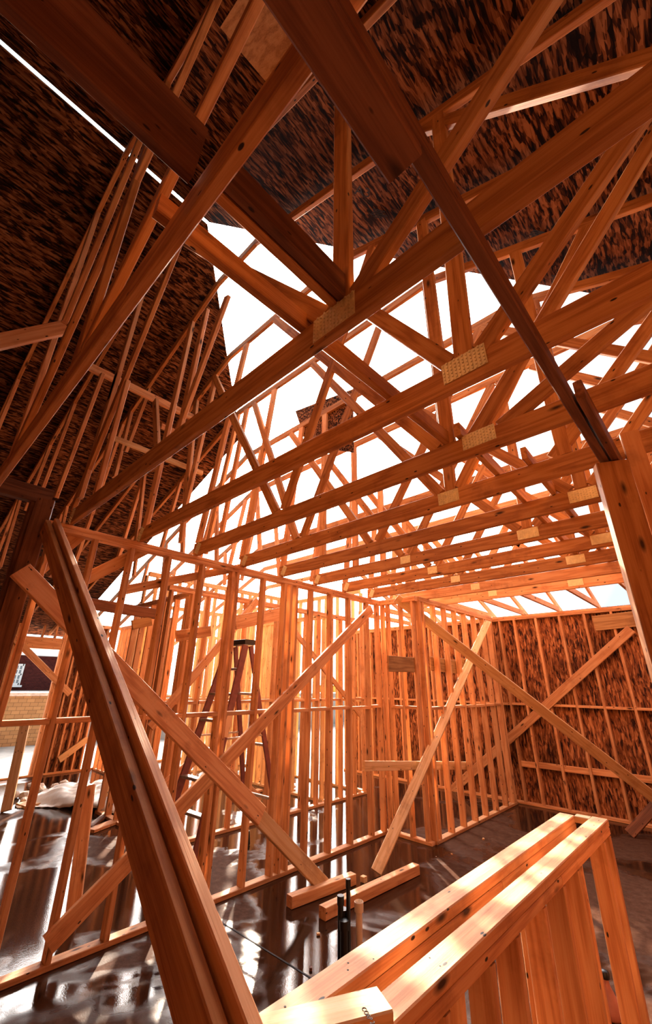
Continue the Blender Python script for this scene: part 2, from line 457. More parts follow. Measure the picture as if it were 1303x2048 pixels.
for a_, b_, z0, z1 in ((BACK_Y, oy0 - .03, 0, TOP), (oy1 + .03, 3.9, 0, TOP), (oy0 - .03, oy1 + .03, hz + .4, TOP)):
    wall_panel('wall_left', LEFT_X - .06, LEFT_X - .048, a_, b_, z0, z1)
# low double wall in the foreground (right)
HWZ = 1.07
def low_wall(label, xc, y0, y1, studs):
    root = thing('low_wall', label, 'low wall', (xc, y0, 0))
    t = .038
    board('bottom_plate', (xc, y0, t / 2), (xc, y1, t / 2), XV, .089, t, PINE, root, 0)
    ym = y0 + (y1 - y0) * random.uniform(.5, .62)
    board('top_plate', (xc, y0, HWZ - t / 2), (xc, y1, HWZ - t / 2), XV, .089, t, PINE, root, .003)
    board('top_plate', (xc, y0, HWZ - t * 1.5 - .002), (xc, ym, HWZ - t * 1.5 - .002), XV, .087, t, PINE, root, .002)
    board('top_plate', (xc, ym + .006, HWZ - t * 1.5 - .002), (xc, y1, HWZ - t * 1.5 - .002), XV, .085, t, PINE, root, .002)
    for y in studs:
        board('stud', (xc, y, t), (xc, y, HWZ - 2 * t - .003), XV, .089, .038, PINE, root, .002)
    # bent nails and dents along the top plate
    for i in range(16):
        y = random.uniform(y0 + .1, y1 - .05); x = xc + random.uniform(-.035, .035)
        bm = bmesh.new(); add_cyl(bm, (0, 0, -.002), (0, 0, .0015), .0035, .003, 8)
        nl = from_bm('nail_head', bm, INK, root); nl.location = Vector((x, y, HWZ)) - root.location
    return root
low_wall('near low stud wall in the right foreground, closer to the right edge', -.853, .86, 3.40, [1.05, 1.36, 1.66, 1.88, 2.17, 2.44, 2.68, 3.22, 3.37])
low_wall('left one of the paired low stud walls in the right foreground', -1.022, .86, 3.34, [.95, 1.75, 2.52, 3.30])
o = board('cap_block', (-.978, 3.365, HWZ - .019), (-.898, 3.365, HWZ - .019), YV, .066, .036, PALEW)
tag(o, 'short wood block bridging the far ends of the two low walls', 'wood block')
# loose board laid over the near end of the low walls
c = [at_z(500, 2052, HWZ + .02), at_z(752, 1990, HWZ + .02), at_z(806, 2048, HWZ + .02)]
v_len = (c[1] - c[2]).normalized()
root = thing('scrap_board', 'short scrap board lying across the near end of the low walls', 'scrap board', tuple((c[1] + c[0]) / 2))
ctr = (c[1] + c[2]) / 2
dirl = (c[0] - c[1]).normalized(); dirl.z = 0
wv = ZV.cross(dirl)
wv = wv if wv.dot(c[2] - c[1]) > 0 else -wv
p_start = c[1] + wv * .045; 
board('plank', p_start, p_start + dirl * .30, wv, .09, .036, PALEW, root, 0)
# grade stamp
def text(name, body, size, mat, parent, mw):
    cu = bpy.data.curves.new(name, 'FONT'); cu.body = body; cu.size = size; cu.extrude = .0004
    cu.align_x = 'CENTER'; cu.align_y = 'CENTER'
    o = bpy.data.objects.new(name, cu); COL.objects.link(o)
    dg = bpy.context.evaluated_depsgraph_get()
    me = bpy.data.meshes.new_from_object(o.evaluated_get(dg))
    bpy.data.objects.remove(o); 
    o = link(name, me, mat, parent)
    o.matrix_local = (Matrix.Translation(-parent.location) @ mw) if parent is not None else mw
    return o
for body, sx_, sy_, sz_ in STAMPS: text('ink_stamp', body, sz_, INK, deck_r, stamp_at(sx_, sy_))
st = at_z(735, 2030, HWZ + .0395)
tx = (wv).normalized()
M = Matrix(((tx[0], -tx[1], 0, st[0]), (tx[1], tx[0], 0, st[1]), (0, 0, 1, HWZ + .0388), (0, 0, 0, 1)))
text('grade_stamp', 'CORP 2', .016, INK, root, M)

# ------------------------------------------------------------------ posts, headers
# tall post and header over the opening on the right
root = thing('opening_frame', 'tall doubled post and header of the opening at the right edge', 'door frame', (-.22, 2.52, 0))
board('post', (-.215, 2.48, 0), (-.215, 2.48, 2.94), XV + YV * .45, .15, .07, TRUSSW, root, .002)
board('post', (-.10, 2.60, 0), (-.10, 2.60, 3.15), XV + YV * .2, .089, .038, PINE, root, .002)
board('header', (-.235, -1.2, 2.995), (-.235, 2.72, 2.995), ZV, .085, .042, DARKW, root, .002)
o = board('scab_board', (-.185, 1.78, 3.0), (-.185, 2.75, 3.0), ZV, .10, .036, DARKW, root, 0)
# second dark plank hung beside the header
p0, p1 = at_z(600, 0, 2.86), at_z(808, 330, 2.86)
o = board('hanging_plank', p0 - (p1 - p0) * 1.2, p1, XV, .085, .038, DARKW)
tag(o, 'dark wide plank with a square cut end hanging above the header', 'plank')
# corner post at the near end of the left wall
root = thing('corner_post', 'dark doubled corner post at the left edge with a beam on top', 'post', (-3.93, .66, 0))
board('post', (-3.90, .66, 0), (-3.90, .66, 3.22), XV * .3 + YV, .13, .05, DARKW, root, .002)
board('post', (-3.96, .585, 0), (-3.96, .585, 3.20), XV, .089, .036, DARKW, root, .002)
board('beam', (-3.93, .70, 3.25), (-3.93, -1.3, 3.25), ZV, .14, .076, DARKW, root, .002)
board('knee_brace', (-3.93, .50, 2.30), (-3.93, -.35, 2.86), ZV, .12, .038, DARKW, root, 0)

# ------------------------------------------------------------------ diagonal braces
def brace(label, p0, p1, wdir, w=.14, t=.038, mat=PINE, name='diagonal_brace'):
    return tag(board(name, p0, p1, wdir, w, t, mat, None, .004), label, 'brace')
a = Vector((-3.84, .70, 2.97)); b = Vector((.62, .745, .02))
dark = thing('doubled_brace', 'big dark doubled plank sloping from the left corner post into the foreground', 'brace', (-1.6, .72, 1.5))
board('plank', a, b, ZV, .125, .038, TRUSSW, dark, .004)  # near ply in darker lumber, its backlit shade put into the colour
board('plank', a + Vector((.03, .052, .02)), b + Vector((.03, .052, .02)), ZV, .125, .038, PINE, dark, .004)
p0 = at_x(40, 1140, -3.80); pj = at_x(522, 1632, -3.47); pe = at_z(655, 1778, .02)
nb = Vector((1, .0, .25))
br = thing('spliced_brace', 'long spliced brace from the left corner post down to the floor block', 'brace', tuple(pe))
dd = (pj - p0).normalized()
board('plank', p0, pj, dd.cross(nb), .155, .038, PINE, br, .004)
off = Vector((-.036, 0, 0))
board('plank', pj - dd * .55 + off, pe + off * .4, dd.cross(nb), .135, .036, PALEW, br, .002)
brace('long diagonal brace rising right across the left wall up to its top plate', at_x(95, 1890, -3.875), at_x(742, 1218, -3.875), Vector((0, -.6, 1)), .135, .036, PINE)
s3 = at_y(792, 1196, 5.36); e3 = at_z(1303, 1592, .50)
d3 = (e3 - s3).normalized()
brace('brace sloping down right from the middle wall corner to the right edge', s3, s3 + (e3 - s3) * 1.16, Vector((.3, -.3, 1)), .14, .038, PALEW)
brace('brace lying across the far strand board wall, rising to the right', at_y(860, 1620, 8.23), at_y(1262, 1258, 8.23), ZV, .14, .036, PINE)
b4a, b4b = at_z(752, 1752, .0) + Vector((0, 0, .03)), at_x(975, 1243, -3.19)
brace('rough pale brace leaning from the floor to the top of the middle wall', b4a, b4b, Vector((.2, .9, .6)), .115, .038, PALEW)
brace('short brace end leaning at the right edge near the far wall', at_z(1258, 1668, .03), at_z(1258, 1668, .03) + Vector((1.35, .85, 1.35)), Vector((-.3, .5, 1)), .12, .038, DARKW)
def wpart(p0, p1, wdir, w, t, mat, name='diagonal_brace'):
    return board(name, p0, p1, wdir, w, t, mat, W1, .003)
# braces in the left rooms, seen between the studs
brace('diagonal brace in the left rooms rising right behind the ladder', at_x(300, 1455, -5.39), at_x(515, 1200, -5.39), Vector((0, -.6, 1)), .11, .036, PINE)
brace('diagonal brace in the outside opening sloping down right in front of the brick house', at_x(20, 1268, -10.93), at_x(140, 1388, -10.93), Vector((0, .6, 1)), .13, .036, PINE)
brace('small diagonal brace low in the left rooms rising to the right', at_x(118, 1520, -10.93), at_x(176, 1477, -10.93), Vector((0, -.6, 1)), .13, .036, PALEW)
brace('diagonal brace sloping down right behind the cluster of studs', at_x(590, 1265, -5.39), at_x(720, 1430, -5.39), Vector((0, .6, 1)), .09, .036, PINE)
brace('diagonal brace low behind the ladder sloping down to the floor', at_x(455, 1545, -5.39), at_x(520, 1600, -5.39), Vector((0, .6, 1)), .12, .036, PINE)
brace('broad diagonal brace near the floor left of the ladder', at_x(330, 1570, -5.39), at_x(400, 1510, -5.39), Vector((0, -.6, 1)), .12, .036, PINE)
wpart(at_x(62, 1150, -3.99), at_x(160, 1068, -3.99), ZV, .12, .036, PINE)
wpart(at_x(150, 1168, -4.02), at_x(292, 1098, -4.02), ZV, .11, .036, PINE)
wpart(at_x(250, 1180, -4.02), at_x(480, 1135, -4.02), ZV, .085, .036, PINE, 'ledger_board')
wpart(at_x(165, 1205, -4.6), at_x(310, 1228, -4.6), ZV, .11, .036, DARKW, 'ledger_board')
wpart(at_x(470, 1245, -4.9), at_x(560, 1228, -4.9), ZV, .19, .036, PINE, 'header_board')
wpart(at_x(352, 1272, -4.05), at_x(420, 1262, -4.05), ZV, .11, .036, PINE, 'header_board')
wpart(at_x(264, 1250, -4.6), at_x(302, 1242, -4.6), ZV, .10, .036, PLY, 'header_board')
for i, (x0, x1, ln) in enumerate(((776, 832, 'left'), (860, 912, 'middle'), (922, 945, 'right'))):
    o = board('strap_board', at_x(x0, 1327, -3.34), at_x(x1, 1330 + i * 4, -3.34), ZV, .20, .02, PLY)
    tag(o, ln + ' square ply board nailed across the middle wall studs at head height', 'ply board')
o = board('sill_board', at_x(727, 1532, -3.36), at_x(940, 1531, -3.36), ZV, .10, .036, PALEW)
tag(o, 'pale horizontal sill board nailed low behind the middle wall', 'sill board')
o = board('ply_board', at_y(1187, 1247, 8.238), at_y(1284, 1236, 8.238), ZV, .24, .02, PLY)
tag(o, 'yellowish plywood strip at the top right of the far wall', 'ply board')

# ------------------------------------------------------------------ roof trusses
def nail_plate(parent, c, ang, w=.2, h=.09):
    """stamped plate on the face towards -Y, at c, turned by ang in the truss plane"""
    bm = bmesh.new()
    add_box(bm, (0, 0, 0), (w, .0016, h))
    nx, nz = max(3, int(w / .018)), max(3, int(h / .018))
    for i in range(nx):
        for j in range(nz):
            x = (i + .5) / nx * w - w / 2; z = (j + .5) / nz * h - h / 2 + (.003 if i % 2 else -.003)
            add_box(bm, (x, -.003, z), (.0075, .0055, .011))
    o = from_bm('nail_plate', bm, METAL, parent)
    o.matrix_local = Matrix.Translation(Vector(c) - parent.location) @ Matrix.Rotation(-ang, 4, 'Y')
    return o
def mem(parent, name, Y, a, b, w=.089, mat=TRUSSW):
    d = Vector((b[0] - a[0], 0, b[1] - a[1]))
    wd = d.cross(YV)
    if name == 'web' and max(a[0], b[0]) < -2.7: mat = PINE  # left webs get lighter lumber in place of the light they lack
    return board(name, (a[0], Y, a[1]), (b[0], Y, b[1]), wd, w, .038, mat, parent, .003)
TY = [.28 + .61 * i for i in range(11)]
CH = .0445   # half a 2x4
ORD = ['first', 'second', 'third', 'fourth', 'fifth', 'sixth', 'seventh', 'eighth', 'ninth', 'tenth', 'eleventh']
desc = ['roof truss nearest the camera, its chord sloping dark across the upper left',
        'second roof truss from the camera, with the tall lit king post',
        'third roof truss from the camera, with the big gold nail plate',
        'fourth roof truss from the camera, with the silver nail plate below the gold one',
        'fifth roof truss from the camera, counted back along the bottom chords',
        'sixth roof truss from the camera, counted back along the bottom chords',
        'seventh roof truss from the camera, counted back along the bottom chords',
        'eighth roof truss from the camera, counted back along the bottom chords',
        'ninth roof truss from the camera, counted back along the bottom chords',
        'tenth roof truss from the camera, next to the last one',
        'last roof truss before the far wall, its pale chord lowest']
CB = TOP + .07      # centre line of the 2x6 bottom chord
CT = TOP + .14
BX0, BX1 = -3.95, 5.3
trusses = []
for i, Y in enumerate(TY):
    root = thing('roof_truss', desc[i], 'roof truss', (BX0, Y, TOP), 'roof trusses over the room')
    trusses.append(root)
    last = i == 10
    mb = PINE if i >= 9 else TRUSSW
    xs = [-1.28, -.75, -2.05, -.5][i % 4]
    board('bottom_chord', (BX0, Y, CB), (BX1, Y, CB), ZV, .14, .038, mb, root, .004)
    off = .055
    if i <= 1:
        flat = None
        mem(root, 'top_chord', Y, (RIDGE_X, RIDGE_Z - off), (BX1, zr(BX1) - off), mat=TRUSSW)
        mem(root, 'top_chord', Y, (RIDGE_X, RIDGE_Z - off), (-11.2, zl(-11.2) - off), mat=TRUSSW)
        ftop = RIDGE_Z
        xl = xr = RIDGE_X
    else:
        run = Y - HIP_Y
        ftop = RIDGE_Z - SLOPE * run - .03
        xl, xr = RIDGE_X - run, RIDGE_X + run
        mem(root, 'top_chord', Y, (xr, ftop - off), (BX1, zr(BX1) - off), mat=mb)
        mem(root, 'top_chord', Y, (xl, ftop - off), (max(-11.2, xl - 7), zl(max(-11.2, xl - 7)) - off), mat=mb)
        mem(root, 'flat_chord', Y, (xl, ftop - off), (xr, ftop - off), mat=mb)
    def topz(x):
        z = zr(x) if x > RIDGE_X else zl(x)
        return min(z, ftop) - 2 * off + .01
    def post(x, x2=None):
        mem(root, 'web', Y, (x, CT), (x if x2 is None else x2, topz(x if x2 is None else x2)), mat=mb)
    def slant(x, z, dx, dz, stop=None):
        # from (x, z) along (dx, dz) up to the top chord
        n = 0
        px, pz = x, z
        while n < 400 and pz < topz(px) and BX1 > px > -11:
            px += dx * .01; pz += dz * .01; n += 1
        if n > 8: mem(root, 'web', Y, (x, z), (px, pz), mat=mb)
    if i == 0:
        slant(-3.11, 3.12, 1.35, 1.63); slant(-3.12, 3.15, -.08, 1.06); slant(-2.9, 4.2, .33, .72)
        post(-1.9); slant(-1.8, CT, 1.0, .8)
        slant(.6, CT, .8, .75); slant(.5, CT, -.5, .9)
    elif i == 1:
        post(-.765); slant(-.69, 3.2, .82, .66); slant(-.86, 3.2, -.62, .80)
        slant(-3.99, 3.22, 1.1, 2.2)
        mem(root, 'web', Y, (-3.40, CT), (-3.33, 4.3), .06); mem(root, 'web', Y, (-4.81, 3.6), (-4.31, 4.97)); mem(root, 'web', Y, (-3.85, 3.3), (-3.68, 4.6))
        mem(root, 'web', Y, (-3.72, 4.3), (-3.6, 5.6)); slant(-6.4, 3.9, .35, 1.0)
        slant(1.6, CT, .6, .7); slant(1.5, CT, -.5, .8)
        nail_plate(root, (-.80, Y - .021, 3.14), 0, .22, .12)
        nail_plate(root, (-3.86, Y - .021, CB), 1.1, .14, .075)
    elif i == 2:
        post(-.55, -.48); slant(-.47, 3.21, .66, .62); slant(-.62, 3.22, -.39, .60)
        mem(root, 'web', Y, (-3.84, 3.17), (-3.66, 5.75)); mem(root, 'web', Y, (-3.47, 4.1), (-3.34, 5.7)); mem(root, 'web', Y, (-3.62, 3.9), (-2.89, 5.55))
        mem(root, 'web', Y, (-5.14, 4.2), (-5.10, 5.3)); mem(root, 'web', Y, (-4.95, 4.5), (-4.61, 5.3)); mem(root, 'web', Y, (-3.93, 4.1), (-4.30, 4.95))
        slant(1.5, CT, .7, .6); slant(1.4, CT, -.6, .6)
        nail_plate(root, (-.55, Y - .021, 3.165), .03, .21, .115)
        nail_plate(root, (-3.88, Y - .021, CB), 1.1, .14, .075)
    elif i == 3:
        post(-.95); slant(-.80, 3.17, .45, .52); slant(-.63, 3.18, .62, .30); slant(-1.02, CT, -.55, .75)
        slant(-3.9, 3.2, .2, 1.0); slant(-4.3, 3.3, -.1, 1); slant(-2.6, CT, -.5, .8); slant(-2.5, CT, .4, .9)
        slant(1.0, CT, .7, .5)
        nail_plate(root, (-.755, Y - .021, 3.16), .02, .20, .10)
    elif i == 4:
        post(-1.25); slant(-1.18, CT, .5, .72); slant(-1.34, CT, -.5, .75); slant(-.52, CT, .5, .5); post(-.45)
        slant(-3.9, 3.2, .15, 1.0); slant(-3.0, CT, -.4, .9); slant(-2.9, CT, .45, .9); slant(-4.8, 3.4, .2, 1)
        nail_plate(root, (-1.27, Y - .021, 3.145), .02, .17, .10)
    else:
        px = [-.5, -1.1, -.62, -1.0, -.45, -1.3][i - 5]
        post(px); slant(px + .07, CT, .55, .6); slant(px - .08, CT, -.55, .62)
        slant(-2.4, CT, .45, .65); slant(-2.5, CT, -.45, .65); slant(-3.9, 3.2, .12, 1)
        post(-3.2)
        slant(1.0, CT, -.5, .5)
        nail_plate(root, (px, Y - .021, 3.14), .0, .19, .095)
        if i >= 6: nail_plate(root, (-2.45, Y - .021, 3.14), .0, .13, .085)
    if i >= 3:
        nail_plate(root, (-3.86, Y - .021, CB), 1.1, .12, .075)
    # webs over the rooms on the left
    if 2 < i < 8:
        for x, dx in ((-4.6, .15), (-5.4, -.2), (-6.3, .25), (-7.2, -.15), (-8.3, .2)):
            x += random.uniform(-.25, .25)
            z0 = 3.3 + random.uniform(0, .4)
            if topz(x) - z0 > .4: slant(x, z0, dx, 1)
    elif i < 3:
        for x, dx in ((-5.9, .3), (-6.9, -.2), (-7.6, .25), (-8.7, .2)):
            if topz(x) - 3.3 > .4: slant(x, 3.2, dx, 1)

# lateral braces and ties running from truss to truss
def tie(label, p0, p1, wdir, w=.089, t=.038, mat=TRUSSW, name='truss_tie'):
    return tag(board(name, p0, p1, wdir, w, t, mat, None, .004), label, 'truss tie')
tie('long lateral brace laid along the bottom chords, crossing under the sun', (-.99, .22, 3.245), (-.955, 2.18, 3.245), ZV, .089, .04)
tie('rear lateral brace laid on the bottom chords beyond the first one', (-.86, 2.05, 3.245), (-1.02, 6.0, 3.245), ZV, .089, .04)
tie('second rear lateral brace lying beside the first toward the right', (-.66, 2.6, 3.245), (-.80, 6.4, 3.245), ZV, .089, .038)
tie('doubled rough beam ending at the second truss nail plate', (-.80, .30, 3.27), (-.80, .90, 3.27), ZV, .13, .038)
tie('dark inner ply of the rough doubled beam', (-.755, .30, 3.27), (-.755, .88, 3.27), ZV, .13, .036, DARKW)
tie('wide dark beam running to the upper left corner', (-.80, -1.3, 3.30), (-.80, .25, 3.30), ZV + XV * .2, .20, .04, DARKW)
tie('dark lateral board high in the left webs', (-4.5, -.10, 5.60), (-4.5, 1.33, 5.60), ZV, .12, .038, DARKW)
tie('lit lateral board in the left webs below the dark one', (-4.5, .78, 5.12), (-4.5, 2.25, 5.12), ZV, .10, .038, PINE)
tie('short lit lateral board lower in the left webs', (-4.5, 1.15, 4.37), (-4.5, 2.35, 4.37), ZV, .06, .038, PALEW)
tie('short lit stub lateral board beside the lit one', (-4.7, 1.78, 4.92), (-4.7, 2.25, 4.92), ZV, .07, .038, PINE)
p = at_x(132, 655, -3.0)
tie('pale plank end poking in from the left edge', p, at_x(-130, 712, -3.0), Vector((0, 0, 1)), .10, .038, PINE, 'plank')
# small ridge blocks above the sun
root = thing('ply_gusset', 'dark ply panel hanging between trusses right of the sun', 'ply panel', tuple(at_y(650, 850, 3.35)))
pts = [(590, 822), (705, 778), (706, 905), (612, 890)]
bm = bmesh.new()
vs = [bm.verts.new(at_y(x, y, 3.35) - root.location) for x, y in pts]
f = bm.faces.new(vs); ex = bmesh.ops.extrude_face_region(bm, geom=[f])
for v in [g for g in ex['geom'] if isinstance(g, bmesh.types.BMVert)]: v.co.y += .012
bmesh.ops.recalc_face_normals(bm, faces=bm.faces)
from_bm('panel', bm, OSB, root)
# rafters tails (hip jacks) between the last truss and the far wall
for i, px in enumerate((775, 845, 912, 985, 1045, 1110, 1180, 1240)):
    e = at_z(px, [1222, 1232, 1240, 1244, 1236, 1229, 1222, 1216][i], TOP)
    x = e[0]
    x = -5.2 + i * .62
    o = board('jack_rafter', (x, 6.41, zr(0) * 0 + RIDGE_Z - SLOPE * (6.41 - HIP_Y) - .10), (x, 8.75, RIDGE_Z - SLOPE * (8.75 - HIP_Y) - .10), ZV, .089, .038, PINE)
    tag(o, ORD[i] + ' jack rafter from the left, between the last truss and the far wall', 'rafter', 'jack rafters over the far wall')
    o2 = board('jack_tie', (x + .04, 6.43, TOP + .05), (x + .04, 8.3, TOP + .05), ZV, .089, .036, PINE)
    tag(o2, ORD[i] + ' level tie from the left, between the last truss and the far wall', 'rafter', 'level ties over the far wall')
for i in range(7):
    pass
# purlin blocks under the right roof deck
for i in range(5):
    pass

# ------------------------------------------------------------------ stepladder
def ladder():
    H = 2.30
    top = Vector((-4.53, 3.22, 0))
    root = thing('stepladder', 'reddish brown stepladder standing open behind the left stud wall', 'ladder', (top[0], top[1], 0))
    c = Vector((top[0], top[1], 0))
    fa = [at_z(378, 1752, 0) , at_z(398, 1822, 0)]
    # ladder faces the camera side: climbing rails towards +X-Y
    side = Vector((1, .06, 0)).normalized()
    fwd = Vector((.06, -1, 0)).normalized()
    wt, wb = .17, .33
    rails = []
    for s in (-1, 1):
        t_ = c + side * s * wt + fwd * .05 + ZV * (H - .06); b_ = c + side * s * wb + fwd * .62 + ZV * .02
        rails.append((b_, t_))
        board('rail', b_, t_, fwd, .085, .03, LADDER, root, 0)
        board('foot', b_ - ZV * .02, b_ + (t_ - b_) * .055, fwd, .10, .045, BLACK, root, 0)
        t2 = c + side * s * (wt - .02) - fwd * .05 + ZV * (H - .06); b2 = c + side * s * (wb - .03) - fwd * .62 + ZV * .02
        board('rear_rail', b2, t2, fwd, .06, .03, LADDER, root, 0)
        board('foot', b2 - ZV * .02, b2 + (t2 - b2) * .055, fwd, .08, .045, BLACK, root, 0)
        rails.append((b2, t2))
    for k in range(1, 8):
        u = k / 8
        for (i0, i1, dp) in ((0, 2, .085), (1, 3, .03)):
            p = rails[i0][0].lerp(rails[i0][1], u); q = rails[i1][0].lerp(rails[i1][1], u)
            if dp < .05 and k % 2: continue
            board('step' if dp > .05 else 'rear_bar', p, q, fwd, dp, .028, ALU, root, 0)
    board('top_cap', c - side * .20 + ZV * (H - .02), c + side * .20 + ZV * (H - .02), fwd, .17, .06, BLACK, root, 0)
    p = rails[2][0].lerp(rails[2][1], .56); q = rails[2][0].lerp(rails[2][1], .66)
    board('sticker', p + fwd * .0 + side * .017, q + side * .017, fwd, .07, .002, TAG, root, 0)
    for s in (0, 2):
        m0 = rails[s][0].lerp(rails[s][1], .55); m1 = rails[s + 1][0].lerp(rails[s + 1][1], .55)
        board('spreader', m0, m1, ZV, .02, .006, ALU, root, 0)
    return root
ladder()

# ------------------------------------------------------------------ things on the floor
o = board('floor_block', at_z(578, 1803, .045), at_z(706, 1756, .045), ZV, .085, .085, PINE)
tag(o, 'shorter wood block on the wet floor under the spliced brace', 'wood block')
o = board('floor_block', at_z(644, 1826, .045), at_z(832, 1737, .045), ZV, .085, .085, PINE)
tag(o, 'longer wood block on the wet floor beside the leaning brace', 'wood block')
p = at_z(727, 1758, .025)
o = board('wood_offcut', p - XV * .025, p + XV * .025, ZV, .048, .05, PALEW)
tag(o, 'small cube offcut on the floor between the two long blocks', 'offcut')
for (x, y, s, l) in ((966, 1678, .035, 'small pale offcut on the floor below the middle wall'), (903, 1708, .025, 'tiny pale chip on the floor in front of the middle wall'),
                     (636, 1868, .03, 'pale chip on the wet floor left of the pipes'), (621, 1937, .03, 'dark chip on the floor below the control joint'),
                     (872, 1714, .02, 'tiny dark chip near the corner of the middle wall')):
    p = at_z(x, y, s / 4)
    o = board('wood_chip', p - XV * s * .4, p + XV * s * .4, ZV, s * .5, s * .7, PALEW if 'pale' in l else DARKW, None, 0, .003)
    o.rotation_euler.z += random.uniform(0, 3)
    tag(o, l, 'offcut')

# pipes stubbing out of the slab
pb = at_z(697, 1925, 0)
root = thing('pipe_stub', 'pale open pipe stub with a collar standing on the floor', 'pipe', tuple(pb + Vector((.075, .03, 0))))
bm = bmesh.new(); add_cyl(bm, (0, 0, 0), (0, 0, .30), .024, .024, 24)
from_bm('pipe', bm, PVC, root)
bm = bmesh.new()
n = 24; prof = [(.024, .285), (.033, .29), (.034, .345), (.029, .35), (.026, .345), (.024, .30)]
rg = [[bm.verts.new((rr * math.cos(6.2832 * k / n), rr * math.sin(6.2832 * k / n), z)) for k in range(n)] for rr, z in prof]
for a_, b_ in zip(rg, rg[1:]):
    for k in range(n): bm.faces.new((a_[k], a_[(k + 1) % n], b_[(k + 1) % n], b_[k]))
from_bm('collar', bm, PVC, root)
root = thing('pipe_sleeve', 'cluster of black pipe sleeves beside the pale pipe stub', 'pipe', tuple(pb + Vector((-.05, -.03, 0))))
for (dx, dy, h, rr) in ((0, 0, .36, .022), (.045, .035, .46, .016), (-.01, .04, .27, .03), (.05, -.02, .24, .028)):
    bm = bmesh.new(); add_cyl(bm, (dx, dy, 0), (dx, dy, h), rr, rr * .95, 20); add_cyl(bm, (dx, dy, h - .05), (dx, dy, h + .004), rr * 1.18, rr * 1.18, 20)
    from_bm('sleeve', bm, BLACK, root)

# bell shaped bottle behind the low wall studs
q = at_z(1224, 2036, 0)
root = thing('bottle', 'reddish bell shaped bottle standing in shade at the bottom right corner', 'bottle', tuple(q))
prof = [(0, 0), (.048, 0), (.058, .012), (.060, .04), (.052, .075), (.036, .11), (.022, .14), (.017, .165), (.017, .18), (0, .18)]
def lathe(prof, n=28):
    bm = bmesh.new()
    rg = []
    for rr, z in prof:
        rg.append([bm.verts.new((max(rr, .0001) * math.cos(6.28318 * k / n), max(rr, .0001) * math.sin(6.28318 * k / n), z)) for k in range(n)])
    for a_, b_ in zip(rg, rg[1:]):
        for k in range(n): bm.faces.new((a_[k], a_[(k + 1) % n], b_[(k + 1) % n], b_[k]))
    bmesh.ops.recalc_face_normals(bm, faces=bm.faces)
    for f in bm.faces: f.smooth = True
    return bm
from_bm('body', lathe(prof), CLAY, root)
from_bm('cap', lathe([(0, .176), (.026, .176), (.028, .19), (.026, .205), (.016, .212), (0, .213)]), BLACK, root)

# left floor: leaning plank, loose boards, sheet, rubble
brace('lit plank leaning among the left studs in front of the debris', at_z(146, 1826, .02), at_x(178, 1572, -5.0), Vector((.6, .7, 0)), .11, .036, PINE, 'leaning_plank')
brace('pale plank leaning at the left edge beside the plastic sheet', at_z(12, 1622, .02), at_x(52, 1440, -9.2), Vector((.6, .7, 0)), .14, .036, PALEW, 'leaning_plank')
def loose(label, a_, b_, w=.14, mat=PINE, z=.02):
    o = board('loose_board', at_z(*a_, z), at_z(*b_, z), ZV.cross(at_z(*b_, 0) - at_z(*a_, 0)), w, .036, mat)
    return tag(o, label, 'board')
loose('pale board lying by the rubble at the left', (40, 1612), (85, 1603), .3, PLY)
loose('board lying in front of the plastic sheet', (180, 1662), (228, 1644), .14)
loose('dark board lying behind the sloping dark plank on the left', (178, 1655), (222, 1622), .09, DARKW)
loose('short board on the floor at the foot of the left wall', (330, 1722), (395, 1742), .12, PALEW)
loose('short board lying behind the ladder feet', (460, 1600), (520, 1580), .12, PINE)
# crumpled plastic sheet
c0 = at_z(215, 1600, 0)
bm = bmesh.new()
bmesh.ops.create_grid(bm, x_segments=46, y_segments=30, size=1)
rs = random.Random(3)
ph = [rs.uniform(0, 6.28) for _ in range(8)]
for v in bm.verts:
    x, y = v.co.x, v.co.y
    e = max(0, 1 - (x * x + y * y) ** 1.5 * .8)
    z = .30 * e * (.55 + .45 * math.sin(3.1 * x + ph[0]) * math.cos(2.7 * y + ph[1])) + .05 * abs(math.sin(9 * x + 4 * y + ph[2])) * e + .03 * abs(math.sin(14 * y - 6 * x + ph[3])) * e + .02 * rs.random()
    v.co = Vector((x * 1.1 * (1 + .15 * math.sin(4 * y + ph[4])), y * .65 * (1 + .2 * math.sin(3 * x + ph[5])), z + .005))
for f in bm.faces: f.smooth = True
o = from_bm('plastic_sheet', bm, SHEET); o.location = c0; o.rotation_euler.z = .75
md = o.modifiers.new('thick', 'SOLIDIFY'); md.thickness = .004
tag(o, 'crumpled pale plastic sheet lying on the floor at the left', 'plastic sheet')
rk = random.Random(5)
names = ['largest', 'second', 'third', 'fourth', 'fifth', 'sixth', 'seventh', 'eighth']
for i, (x, y, s) in enumerate(((52, 1592, .10), (75, 1577, .12), (88, 1584, .07), (48, 1600, .06), (66, 1571, .10), (110, 1572, .07), (128, 1566, .08), (30, 1590, .08))):
    bm = bmesh.new(); bmesh.ops.create_icosphere(bm, subdivisions=2, radius=s)
    for v in bm.verts: v.co *= rk.uniform(.78, 1.12); v.co.z = v.co.z * .7
    o = from_bm('rubble_lump', bm, RUBBLE); o.location = at_z(x, y, s * .6)
    tag(o, 'pale rubble lump in the debris heap beside the plastic sheet', 'rubble', 'rubble lumps by the plastic sheet')

